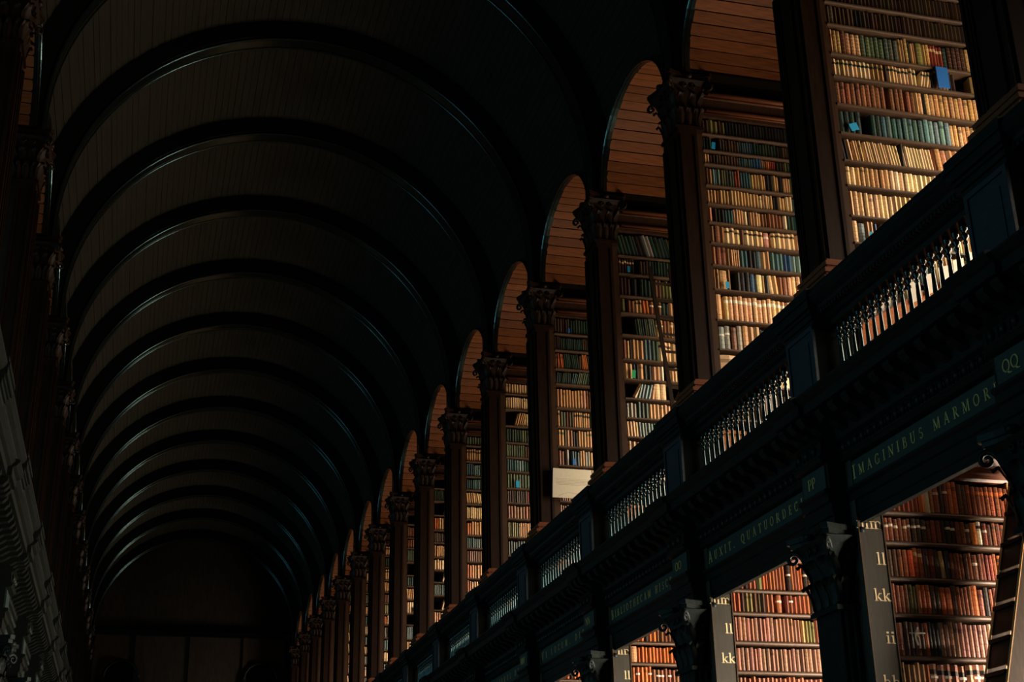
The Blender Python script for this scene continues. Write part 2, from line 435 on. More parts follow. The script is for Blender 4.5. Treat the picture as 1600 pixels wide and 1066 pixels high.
for side in (1, -1):
    for k in range(K0, K1+1):
        base = (X(5.6), 0, 4.78)
        t = thing('gallery_pier', side, C(k), base, 'dark carved gallery pier with leafy capital, %s in the %s row' % (ordn(k-K0), SIDE[side]), 'pier', 'gallery piers of the %s colonnade' % SIDE[side])
        link('shaft', cached('ps', pier_shaft, 'shaft', M['pier'], base), t)
        link('moulding', cached('pst', pier_strips, 'moulding', M['pier'], base), t)
        link('base', cached('pb', pier_base, 'base', M['cornice'], base), t)
        add_capital(t, 'pcap', (X(5.60), 0, .14, .205, 8.28, 8.97), base, M['pier'])

# ------------------------------------------------------------------ pedestals between the balustrades
def pedestal_parts():
    body = MB().box(X(5.24), X(5.60), -.25, .25, 3.74, 4.50)
    fr = MB()
    for y in (-.25, .21): fr.box(X(5.215), X(5.24), y, y+.04, 3.84, 4.48)
    for z in (3.84, 4.44): fr.box(X(5.215), X(5.24), -.25, .25, z, z+.04)
    fr.box(X(5.228), X(5.24), -.21, .21, 3.88, 4.44).box(X(5.220), X(5.232), -.15, .15, 3.96, 4.36)
    cap = MB()
    for g, z0, z1 in ((.02, 4.48, 4.52), (.04, 4.52, 4.57), (.06, 4.57, 4.60), (.085, 4.60, 4.68), (.10, 4.68, 4.72), (.085, 4.72, 4.78)):
        cap.box(X(5.24)-g, X(5.66)+.03, -.25-g, .25+g, z0, z1)
    foot = MB()
    for g, z0, z1 in ((.04, 3.60, 3.70), (.03, 3.70, 3.74), (.015, 3.74, 3.82)):
        foot.box(X(5.24)-g, X(5.66), -.25-g, .25+g, z0, z1)
    return body, fr, cap, foot
PP = pedestal_parts()
# ------------------------------------------------------------------ balustrades
BAL = [(.0, 3.88), (.032, 3.88), (.032, 3.945), (.014, 3.95), (.022, 3.965), (.022, 3.98), (.013, 3.99), (.024, 4.02), (.025, 4.05), (.020, 4.15), (.0145, 4.30), (.013, 4.325), (.020, 4.332), (.020, 4.345),
       (.012, 4.352), (.014, 4.366), (.030, 4.385), (.030, 4.395), (.014, 4.41), (.014, 4.43), (.028, 4.44), (.028, 4.50), (0, 4.50)]
def baluster(): return MB().lathe(BAL, 0, 0, 10)
def rail(L):
    h = L/2-.24
    prof = [(5.60, 4.49), (5.60, 4.78), (5.20, 4.78), (5.19, 4.74), (5.165, 4.72), (5.165, 4.69), (5.20, 4.65), (5.24, 4.62), (5.25, 4.59), (5.32, 4.57), (5.34, 4.54), (5.38, 4.53), (5.39, 4.49)]
    mb = MB().prism([(X(a), z) for a, z in prof], -h, h)
    n = int(2*h/.05)
    for i in range(n):                           # leaf-and-dart enrichment under the rail
        y = -h+(i+.5)*2*h/n; mb.box(X(5.255), X(5.29), y-.016, y+.016, 4.555, 4.59)
    return mb
def plinth(L):
    h = L/2-.24
    prof = [(5.56, 3.60), (5.56, 3.88), (5.38, 3.88), (5.36, 3.85), (5.38, 3.82), (5.38, 3.72), (5.34, 3.68), (5.32, 3.60)]
    return MB().prism([(X(a), z) for a, z in prof], -h, h)
# ------------------------------------------------------------------ entablature
def ent_profile(dx, corn=True):
    q = [(5.47, 2.75), (5.42, 2.75), (5.42, 2.82), (5.405, 2.83), (5.405, 2.93), (5.385, 2.94), (5.385, 3.0), (5.36, 3.02), (5.36, 3.045), (5.41, 3.05), (5.41, 3.27),
         (5.36, 3.28), (5.34, 3.31), (5.36, 3.33), (5.37, 3.44), (5.33, 3.46), (5.32, 3.56), (5.30, 3.58), (5.30, 3.65), (5.06, 3.66), (5.06, 3.74), (5.03, 3.755), (5.0, 3.79), (5.0, 3.81), (5.04, 3.82), (5.36, 3.84), (5.75, 3.6), (5.75, 3.45), (5.47, 3.42)]
    return [(X(a)-(0 if a > 5.45 else dx if z < 3.5 else dx*.25), z) for a, z in q]
def ent(L): return MB().prism(ent_profile(0), -(L/2-.23), L/2-.23)
def ress(): return MB().prism(ent_profile(.18), -.24, .24)
def modillion():
    return MB().prism([(X(5.32), 3.65), (X(5.09), 3.65), (X(5.09), 3.62), (X(5.13), 3.575), (X(5.20), 3.565), (X(5.27), 3.52), (X(5.32), 3.50)], -.045, .045)
def leafrow(a, b, x):
    mb = MB(); n = max(2, int((b-a)/.105))
    for i in range(n):
        y = a+(i+.5)*(b-a)/n
        mb.lathe([(0, 3.345), (.016, 3.35), (.034, 3.375), (.03, 3.40), (.012, 3.43), (0, 3.435)], x, y, 6)
        mb.tube([(x, y+.045, 3.42), (x-.015, y+.05, 3.38), (x, y+.055, 3.345)], .008, 4)
    return mb

# stroke lettering: each glyph is a list of strokes on a unit-high grid (x0,z0,x1,z1,width); thick .15, thin .07; arcs as polylines
TK, TN = .16, .075
def arc(cx, cz, rx, rz, a0, a1, n=8, tk=TK, tn=TN):
    out = []
    for i in range(n):
        t0, t1 = math.radians(a0+(a1-a0)*i/n), math.radians(a0+(a1-a0)*(i+1)/n)
        wd = tn+(tk-tn)*abs(math.cos((t0+t1)/2))
        out.append((cx+rx*math.cos(t0), cz+rz*math.sin(t0), cx+rx*math.cos(t1), cz+rz*math.sin(t1), wd))
    return out
def stem(x, z0=0, z1=1, wd=TK, sf=.2, lo=True, hi=True):
    o = [(x, z0, x, z1, wd)]
    if lo: o.append((x-sf, z0+.03, x+sf, z0+.03, .055))
    if hi: o.append((x-sf, z1-.03, x+sf, z1-.03, .055))
    return o
G = {}
G['I'] = (.45, stem(.22))
G['M'] = (1.15, stem(.16, wd=TN, sf=.14)+stem(1.0, sf=.14)+[(.2, 1, .58, .05, TK), (.58, .05, .96, 1, TN)])
G['A'] = (.95, [(.12, 0, .46, 1, TN), (.46, 1, .82, 0, TK), (.25, .35, .66, .35, TN), (0, .03, .26, .03, .055), (.66, .03, .96, .03, .055)])
G['G'] = (.95, arc(.47, .5, .38, .46, 40, 330, 12)+[(.8, .05, .8, .42, TK), (.62, .42, .95, .42, .06)])
G['N'] = (1.0, stem(.15, wd=TN, sf=.14)+stem(.85, wd=TN, sf=.14, lo=False)+[(.17, 1, .85, 0, TK)])
G['B'] = (.8, stem(.2, sf=.16)+arc(.35, .75, .25, .22, -90, 90, 6)+arc(.38, .27, .32, .25, -90, 90, 6)+[(.2, .97, .35, .97, TN), (.2, .52, .38, .52, TN), (.2, .02, .38, .02, TN)])
G['U'] = (.95, stem(.18, z0=.32, sf=.15, lo=False)+stem(.75, z0=.32, wd=TN, sf=.13, lo=False)+arc(.465, .33, .29, .31, 180, 360, 8))
G['S'] = (.7, arc(.34, .74, .22, .22, 30, 270, 8, .11)+arc(.36, .27, .25, .25, 90, -150, 8, .15))
G['R'] = (.9, stem(.2, sf=.16)+arc(.38, .74, .26, .23, -90, 90, 6)+[(.2, .97, .38, .97, TN), (.2, .51, .4, .51, TN), (.42, .5, .82, .02, TK), (.72, .03, .95, .03, .055)])
G['O'] = (1.0, arc(.48, .5, .4, .46, 0, 360, 16))
G['E'] = (.75, stem(.2, sf=.14)+[(.2, .97, .65, .97, TN), (.2, .5, .52, .5, TN), (.2, .03, .68, .03, TN), (.65, .97, .65, .8, .05), (.68, .03, .68, .22, .05), (.52, .6, .52, .4, .05)])
G['Q'] = (1.05, arc(.48, .5, .4, .46, 0, 360, 16)+[(.5, .1, .75, -.12, TK), (.75, -.12, 1.05, -.16, TN)])
G['P'] = (.78, stem(.2, sf=.16)+arc(.38, .72, .28, .25, -90, 90, 6)+[(.2, .97, .38, .97, TN), (.2, .47, .38, .47, TN)])
G['T'] = (.85, stem(.42, sf=.17, hi=False)+[(.05, .97, .8, .97, TN), (.06, .97, .04, .76, .05), (.79, .97, .81, .76, .05)])
G['D'] = (1.0, stem(.2, sf=.15)+arc(.38, .5, .45, .47, -90, 90, 9)+[(.2, .97, .4, .97, TN), (.2, .03, .4, .03, TN)])
G['L'] = (.75, stem(.2, sf=.15)+[(.2, .03, .68, .03, TN), (.68, .03, .7, .24, .05)])
G['C'] = (.9, arc(.47, .5, .38, .46, 42, 318, 12)+[(.76, .78, .78, .96, .05)])
G['H'] = (1.0, stem(.2, sf=.15)+stem(.8, sf=.15)+[(.2, .5, .8, .5, TN)])
G['X'] = (.95, [(.1, 1, .8, 0, TK), (.12, 0, .8, 1, TN), (0, .03, .26, .03, .055), (.65, .97, .95, .97, .055)])
G['V'] = (.95, [(.1, 1, .46, 0, TK), (.46, 0, .82, 1, TN), (0, .97, .26, .97, .055), (.68, .97, .95, .97, .055)])
G['.'] = (.35, [(.12, .07, .26, .07, .14)])
G[' '] = (.55, [])
LW = .13
G['l'] = (.42, [(.2, 0, .2, 1, LW), (.06, .025, .36, .025, .05), (.08, .96, .2, .96, .06)])
G['i'] = (.42, [(.2, 0, .2, .62, LW), (.06, .025, .36, .025, .05), (.08, .6, .2, .6, .06), (.12, .86, .28, .86, .15)])
G['k'] = (.72, [(.2, 0, .2, 1, LW), (.06, .025, .34, .025, .05), (.08, .96, .2, .96, .06), (.24, .28, .56, .6, .06), (.32, .36, .6, .02, LW), (.46, .6, .68, .6, .05), (.5, .025, .72, .025, .05)])
G['h'] = (.76, [(.2, 0, .2, 1, LW), (.06, .025, .34, .025, .05), (.08, .96, .2, .96, .06), (.56, 0, .56, .42, LW), (.44, .025, .7, .025, .05)]+arc(.39, .42, .18, .2, 0, 160, 6, .1, .06))
G['n'] = (.76, [(.2, 0, .2, .62, LW), (.06, .025, .34, .025, .05), (.08, .6, .2, .6, .06), (.56, 0, .56, .42, LW), (.44, .025, .7, .025, .05)]+arc(.39, .42, .18, .2, 0, 160, 6, .1, .06))
G['m'] = (1.12, G['n'][1]+[(.92, 0, .92, .42, LW), (.8, .025, 1.06, .025, .05)]+arc(.75, .42, .18, .2, 0, 160, 6, .1, .06))
def glyph(mb, ch, x, h, mk, ix=1.0):
    adv, st = G[ch]
    for x0, z0, x1, z1, wd in st:
        dx, dz = x1-x0, z1-z0; l = math.hypot(dx, dz) or 1; nx, nz = -dz/l*wd/2, dx/l*wd/2
        ex, ez = dx/l*.02, dz/l*.02
        q = [(x0-ex+nx, z0-ez+nz), (x0-ex-nx, z0-ez-nz), (x1+ex-nx, z1+ez-nz), (x1+ex+nx, z1+ez+nz)]
        vs = [mk(x+a*h*ix, b*h, d) for d in (0, 1) for a, b in q]
        mb.add(vs, [(4, 5, 6, 7), (0, 1, 5, 4), (1, 2, 6, 5), (2, 3, 7, 6), (3, 0, 4, 7)])
    return adv*h*ix
INSC = {-2: 'IMAGINIBUS MARMOREIS', -1: 'AUXIT. QUATUORDECIM', 0: 'BIBLIOTHECAM HISCE I.', 1: 'VI LOCUM. DICAT', 2: 'ET LIBROS DEDIT', 3: 'ANNO DOMINI', 4: 'IN HAC AULA'}
TAGS = {-2: 'QQ', -1: 'PP', 0: 'OO', 1: 'NN', 2: 'MM', 3: 'LL'}
for side in (1, -1):
    for k in range(K0, K1+1):
        # pier-wide forward break of the entablature, with its small lettered panel
        base = (X(5.4), 0, 2.72)
        t = thing('entablature_break', side, C(k), base, 'forward break of the carved entablature under the %s pedestal of the %s row' % (ordn(k-K0), SIDE[side]), 'entablature', 'entablature breaks under the %s piers' % SIDE[side])
        link('moulded_block', cached('ress', ress, 'moulded_block', M['paint'], base), t)
        link('frieze_panel', cached('resp', lambda: MB().box(X(5.218), X(5.235), -.20, .20, 3.065, 3.255), 'frieze_panel', M['frieze'], base), t)
        for y in (-.17, 0, .17): link('modillion', cached('modr', lambda: modillion(), 'modillion', M['paint'], base), t, (-.045, y, 0))
        link('leaf_ornament', cached('lfr', lambda: leafrow(-.2, .2, X(5.18)), 'leaf_ornament', M['paint'], base), t)
        if side > 0 and k in TAGS:
            x = 0; s_ = TAGS[k]; wd = sum(G[c][0] for c in s_)*.088
            for c in s_:
                mb = MB(); x += glyph(mb, c, x, .088, lambda a, b, d: (X(5.215)-.003*d, (wd/2-a)+.03, 3.115+b))
                link('gilt_letter', mb.mesh('gilt_letter', M['gilt'], base), t)
        # pedestal
        base = (X(5.45), 0, 3.6)
        t = thing('pedestal', side, C(k), base, 'panelled dark pedestal under the %s gallery pier of the %s row' % (ordn(k-K0), SIDE[side]), 'pedestal', 'balustrade pedestals on the %s' % SIDE[side])
        for nm, mb_ in zip(('body', 'panel_moulding', 'cap', 'foot'), PP):
            link(nm, cached('ped'+nm, lambda: mb_, nm, M[{'body': 'body_shade', 'panel_moulding': 'pedestal'}.get(nm, 'paint')], base), t)
    for k in range(K0, K1):
        L = C(k+1)-C(k); ym = (C(k)+C(k+1))/2; key = round(L, 3)
        base = (X(5.45), 0, 3.6)
        where = 'between the %s and %s pedestals of the %s row' % (ordn(k-K0), ordn(k-K0+1), SIDE[side])
        t = thing('balustrade', side, ym, base, 'dark turned balustrade '+where, 'balustrade', 'gallery balustrades on the %s' % SIDE[side])
        link('handrail', cached(('rail', key), lambda: rail(L), 'handrail', M['paint'], base), t)
        link('plinth', cached(('plinth', key), lambda: plinth(L), 'plinth', M['paint'], base), t)
        n = 21; h = L/2-.29; bm_ = cached('baluster', baluster, 'baluster', M['rib'])
        for i in range(n): link('baluster', bm_, t, (0, -h+2*h*i/(n-1), -3.6))
        base = (X(5.4), 0, 2.72)
        t = thing('entablature', side, ym, base, 'dark carved entablature with teal frieze '+where, 'entablature', 'entablature bays on the %s' % SIDE[side])
        link('moulded_beam', cached(('ent', key), lambda: ent(L), 'moulded_beam', M['paint'], base), t)
        link('frieze_panel', cached(('entp', key), lambda: MB().box(X(5.398), X(5.415), -(L/2-.25), L/2-.25, 3.065, 3.255), 'frieze_panel', M['frieze'], base), t)
        nm_ = 10
        for i in range(nm_): link('modillion', cached('mod', modillion, 'modillion', M['paint'], base), t, (0, -(L/2-.42)+(L-.84)*i/(nm_-1), 0))
        link('leaf_ornament', cached(('lf', key), lambda: leafrow(-(L/2-.26), L/2-.26, X(5.36)), 'leaf_ornament', M['paint'], base), t)
        if side > 0 and k in INSC:
            s_ = INSC[k]; tot = sum(G[c][0] for c in s_); span = {-2: 2.24}.get(k, 2.25)
            if k >= 3: span = 1.9
            sp = (span-tot*.085*.9)/max(1, len(s_)-1)
            x = 0; y0 = L/2-.34
            for i, c in enumerate(s_):
                hh = .115 if i == 0 else .085; mb = MB()
                x += glyph(mb, c, x, hh, lambda a, b, d: (X(5.396)-.003*d, y0-a, 3.115+b-(.01 if i == 0 else 0)), .9)+sp
                if mb.v: link('gilt_letter', mb.mesh('gilt_letter', M['gilt'], base), t)

# ------------------------------------------------------------------ ground floor pilasters
def fluted():
    mb = MB(); x0, x1, hy = X(5.22), X(5.62), .20
    def side_prof(p, q, nrm, n=6):
        out = []; p = Vector(p); q = Vector(q); nrm = Vector(nrm)
        for i in range(n):
            a, b = (i+.18)/n, (i+.82)/n
            out += [p.lerp(q, i/n), p.lerp(q, a), p.lerp(q, (a+b)/2)-nrm*.022, p.lerp(q, b)]
        return [tuple(v) for v in out]
    pr_ = side_prof((x1, -hy), (x0, -hy), (0, -1))+side_prof((x0, -hy), (x0, hy), (-1, 0))+side_prof((x0, hy), (x1, hy), (0, 1))+[(x1, hy)]
    mb.prism(pr_, -1.2, 2.10, 'z'); return mb
for side in (1, -1):
    for k in range(K0, K1+1):
        if side < 0 and k < -1: continue
        base = (X(5.42), 0, -1.6)
        t = thing('fluted_pilaster', side, C(k), base, 'fluted black pilaster with leafy capital under the %s pedestal of the %s row' % (ordn(k-K0), SIDE[side]), 'pilaster', 'ground floor pilasters on the %s' % SIDE[side])
        link('shaft', cached('flu', fluted, 'shaft', M['paint'], base), t)
        def fb():
            mb = MB()
            for g, z0, z1 in ((.10, -1.6, -1.42), (.07, -1.42, -1.34), (.085, -1.34, -1.28), (.03, -1.28, -1.2)): mb.box(X(5.22)-g, X(5.62), -.2-g, .2+g, z0, z1)
            return mb
        link('base', cached('flb', fb, 'base', M['paint'], base), t)
        add_capital(t, 'lcap', (X(5.42), 0, .20, .20, 2.10, 2.74, False), base, M['paint'])

# ------------------------------------------------------------------ bookcases
UZ = {-2: [8.2, 7.9, 7.6, 7.3, 7.0, 6.7, 6.4, 6.1, 5.8, 5.5, 5.2, 4.9], -1: [8.20, 7.94, 7.68, 7.35, 7.10, 6.79, 6.48, 6.19, 5.93, 5.62, 5.35, 5.0, 4.66], 0: [8.28, 8.06, 7.88, 7.6, 7.36, 7.12, 6.86, 6.58, 6.28, 5.91, 5.56, 5.15, 4.75],
      1: [8.17, 7.9, 7.57, 7.32, 7.0, 6.65, 6.37, 6.1, 5.83, 5.57, 5.3, 5.0], 2: [8.27, 7.99, 7.68, 7.43, 7.04, 6.73, 6.42, 6.12, 5.86, 5.56, 5.28, 5.0]}
DZ = {-1: .04, 1: -.035, 2: -.055}
def upper_rows(k):
    if k in UZ: return [round(z+DZ.get(k, 0), 3) for z in UZ[k]]
    r = random.Random(100+k); z = 8.25+r.uniform(-.05, .05); out = []
    while z > 4.9: out.append(round(z, 3)); z -= r.uniform(.25, .33)
    return out
LZ = [2.87, 2.62, 2.33, 2.04, 1.71, 1.37, 1.0, .6]
def upper_case(sx=8.6):
    mb = MB()
    for x0, x1 in ((5.76, 5.86), (7.38, 7.45), (8.5, 8.6)): mb.box(XC(x0), XC(x1), -.14, .14, 4.62, 8.57)
    return mb
def upper_cornice():                 # the dark core; the rounded mouldings on it are parts of their own
    mb = MB()
    for sg in (-1, 1):
        q = [(0, 8.50), (.15, 8.50), (.15, 8.74), (.17, 8.75), (.17, 8.84), (0, 8.84)]
        mb.prism([(sg*a, z) for a, z in q], XC(5.76), XC(8.6), 'x')
    return mb
def torus_strip(y, z, r, x0=5.74):
    mb = MB()
    for sg in (-1, 1):
        pts = [(sg*(y+r*math.sin(PI*i/6)), z-r*math.cos(PI*i/6)) for i in range(7)]
        mb.prism(pts+[(sg*(y-.02), z+r), (sg*(y-.02), z-r)], XC(x0), XC(8.6), 'x', True)
    return mb
def shelf_u(x0, x1): 
    return MB().prism([(-.135, -.028), (-.15, -.022), (-.15, -.006), (-.14, 0), (.14, 0), (.15, -.006), (.15, -.022), (.135, -.028)], XC(x0), XC(x1), 'x')
for side in (1, -1):
    for k in range(K0, K1+1):
        base = (XC(7.2), 0, 3.6)
        t = thing('gallery_bookcase', side, C(k), base, 'tall dark gallery bookcase behind the %s pier of the %s row' % (ordn(k-K0), SIDE[side]), 'bookcase', 'gallery bookcases on the %s' % SIDE[side])
        link('case_frame', cached('ucf', upper_case, 'case_frame', M['case'], base), t)
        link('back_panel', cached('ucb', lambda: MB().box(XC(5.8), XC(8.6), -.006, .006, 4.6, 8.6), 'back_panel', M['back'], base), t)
        cn = link('cornice', cached('ucc', upper_cornice, 'cornice', M['case'], base), t)
        for ii, (yy, zz, rr_) in enumerate(((.155, 8.585, .026), (.152, 8.548, .010), (.172, 8.80, .030), (.160, 8.755, .012))):
            link('round_moulding', cached(('tor', ii), lambda: torus_strip(yy, zz, rr_), 'round_moulding', M['cornice'], base), cn)
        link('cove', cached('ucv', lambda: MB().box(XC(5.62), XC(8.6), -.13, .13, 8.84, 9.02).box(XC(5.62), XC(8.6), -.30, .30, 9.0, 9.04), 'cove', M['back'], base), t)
        link('base_panel', cached('ubp', lambda: MB().box(XC(5.8), XC(8.6), -.17, .17, 3.6, 4.56).box(XC(5.8), XC(8.6), -.19, .19, 4.56, 4.6), 'base_panel', M['base_panel'], base), t)
        sm = cached('shu', lambda: shelf_u(5.86, 7.38), 'shelf', M['shelf'], (base[0], 0, 0)); sm2 = cached('shu2', lambda: shelf_u(7.45, 8.5), 'shelf', M['shelf'], (base[0], 0, 0))
        rows = upper_rows(k) if side > 0 else upper_rows(20+k)
        for i, z in enumerate(rows):
            link('shelf', sm, t, (0, 0, z-3.6))
            if k in (-1, 0): link('shelf', sm2, t, (0, 0, z-3.6-(.04 if k == -1 else 0)))
LET = {-1: ['', 'mm', 'll', 'kk', 'ii', 'hh'], 0: ['', 'mm', 'll', 'kk', 'ii'], 1: ['', 'nn', 'll', 'kk'], 2: ['', 'mm', 'll']}
for side in (1, -1):
    for k in range(K0, (7 if side > 0 else 4)):
        base = (XL(7.0), 0, -1.6)
        t = thing('ground_bookcase', side, C(k), base, 'ground floor bookcase with lettered end stile behind the %s pilaster of the %s row' % (ordn(k-K0), SIDE[side]), 'bookcase', 'ground floor bookcases on the %s' % SIDE[side])
        def stile():
            mb = MB().box(XL(5.44), XL(5.67), -.33, .33, -1.5, 3.42)
            return mb
        link('lettered_stile', cached('lst', stile, 'lettered_stile', M['stile'], base), t)
        def bead():
            mb = MB()
            for sg in (-1, 1):
                mb.prism([(sg*.33, -1.4), (sg*.337, -1.4), (sg*.337, 2.80), (sg*.33, 2.80)], XL(5.44), XL(5.449), 'x')
                mb.prism([(sg*.33, -1.4), (sg*.337, -1.4), (sg*.337, 3.4), (sg*.33, 3.4)], XL(5.661), XL(5.67), 'x')
            return mb
        link('edge_bead', cached('lbead', bead, 'edge_bead', M['shelf'], base), t)
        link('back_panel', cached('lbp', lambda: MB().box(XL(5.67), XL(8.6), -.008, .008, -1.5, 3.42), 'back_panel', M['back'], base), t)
        link('divider', cached('ldv', lambda: MB().box(XL(7.62), XL(7.68), -.32, .32, -1.5, 3.3), 'divider', M['shelf'], base), t)
        def lc():
            mb = MB()
            for sg in (-1, 1):
                q = [(0, 3.16), (.31, 3.16), (.33, 3.18), (.34, 3.21), (.37, 3.22), (.39, 3.26), (.42, 3.27), (.45, 3.32), (.45, 3.35), (.5, 3.38), (.5, 3.42), (0, 3.42)]
                mb.prism([(sg*a, z) for a, z in q], XL(5.67), XL(8.6), 'x')
            return mb
        link('cornice', cached('lcor', lc, 'cornice', M['cornice'], base), t)
        sl = cached('lsh', lambda: MB().prism([(-.31, -.04), (-.325, -.034), (-.33, -.02), (-.325, -.006), (-.31, 0), (.31, 0), (.325, -.006), (.33, -.02), (.325, -.034), (.31, -.04)], XL(5.67), XL(8.6), 'x'), 'shelf', M['shelf'], (base[0], 0, 0))
        for i, z in enumerate(LZ): link('shelf', sl, t, (0, 0, z+1.6+(.02 if k == 0 and i else 0)))
        if side > 0 and k in LET:
            for i, s_ in enumerate(LET[k]):
                if not s_: continue
                h = .098; wd = sum(G[c][0] for c in s_)*h*1.05; x = 0
                z = LZ[i]+.085
                for c in s_:
                    mb = MB(); x += glyph(mb, c, x, h, lambda a, b, d: (XL(5.655)-wd+a, -.3305-.003*d, z+b), 1.05)
                    link('painted_letter', mb.mesh('painted_letter', M['cream_paint'], base), t)

# ------------------------------------------------------------------ books
PAL = dict(cream=[(226, 190, 138), (214, 176, 124), (232, 202, 156), (205, 168, 118)], tan=[(196, 150, 98), (180, 134, 84), (206, 162, 112), (168, 124, 80)],
           brown=[(128, 80, 50), (112, 66, 40), (140, 92, 60), (98, 60, 40)], dbrown=[(70, 48, 34), (58, 40, 28), (84, 58, 40), (76, 58, 38)], dark=[(34, 28, 24), (26, 24, 22), (42, 34, 28)],
           green=[(80, 88, 62), (70, 80, 58), (92, 98, 68)], dgreen=[(40, 58, 46), (34, 50, 42), (48, 62, 44)], teal=[(56, 82, 82), (48, 72, 76), (68, 92, 88)], bluegrey=[(104, 126, 124), (88, 108, 112), (118, 134, 124)],
           red=[(140, 58, 40), (124, 48, 34), (150, 72, 50)], orange=[(194, 106, 50), (178, 94, 44)], olive=[(118, 108, 58), (100, 94, 50)], grey=[(150, 144, 128), (132, 128, 116)], pink=[(190, 128, 100), (178, 112, 86)],
           calf=[(134, 72, 44), (150, 84, 52), (116, 62, 40), (162, 96, 60), (104, 58, 40)], calfpink=[(150, 104, 82), (134, 90, 70), (162, 114, 90), (118, 80, 64)], white=[(226, 214, 190)], brightorange=[(226, 92, 36)], blue=[(50, 78, 110), (44, 66, 96)])
CNAME = dict(cream='cream vellum', tan='tan', brown='brown leather', dbrown='dark brown', dark='black', green='green', dgreen='dark green', teal='teal cloth', bluegrey='blue-grey', red='red-brown', orange='orange-brown',
             olive='olive', grey='grey', pink='pinkish brown', calf='red-brown calf', calfpink='pinkish calf', white='white', brightorange='bright orange', blue='dark blue')
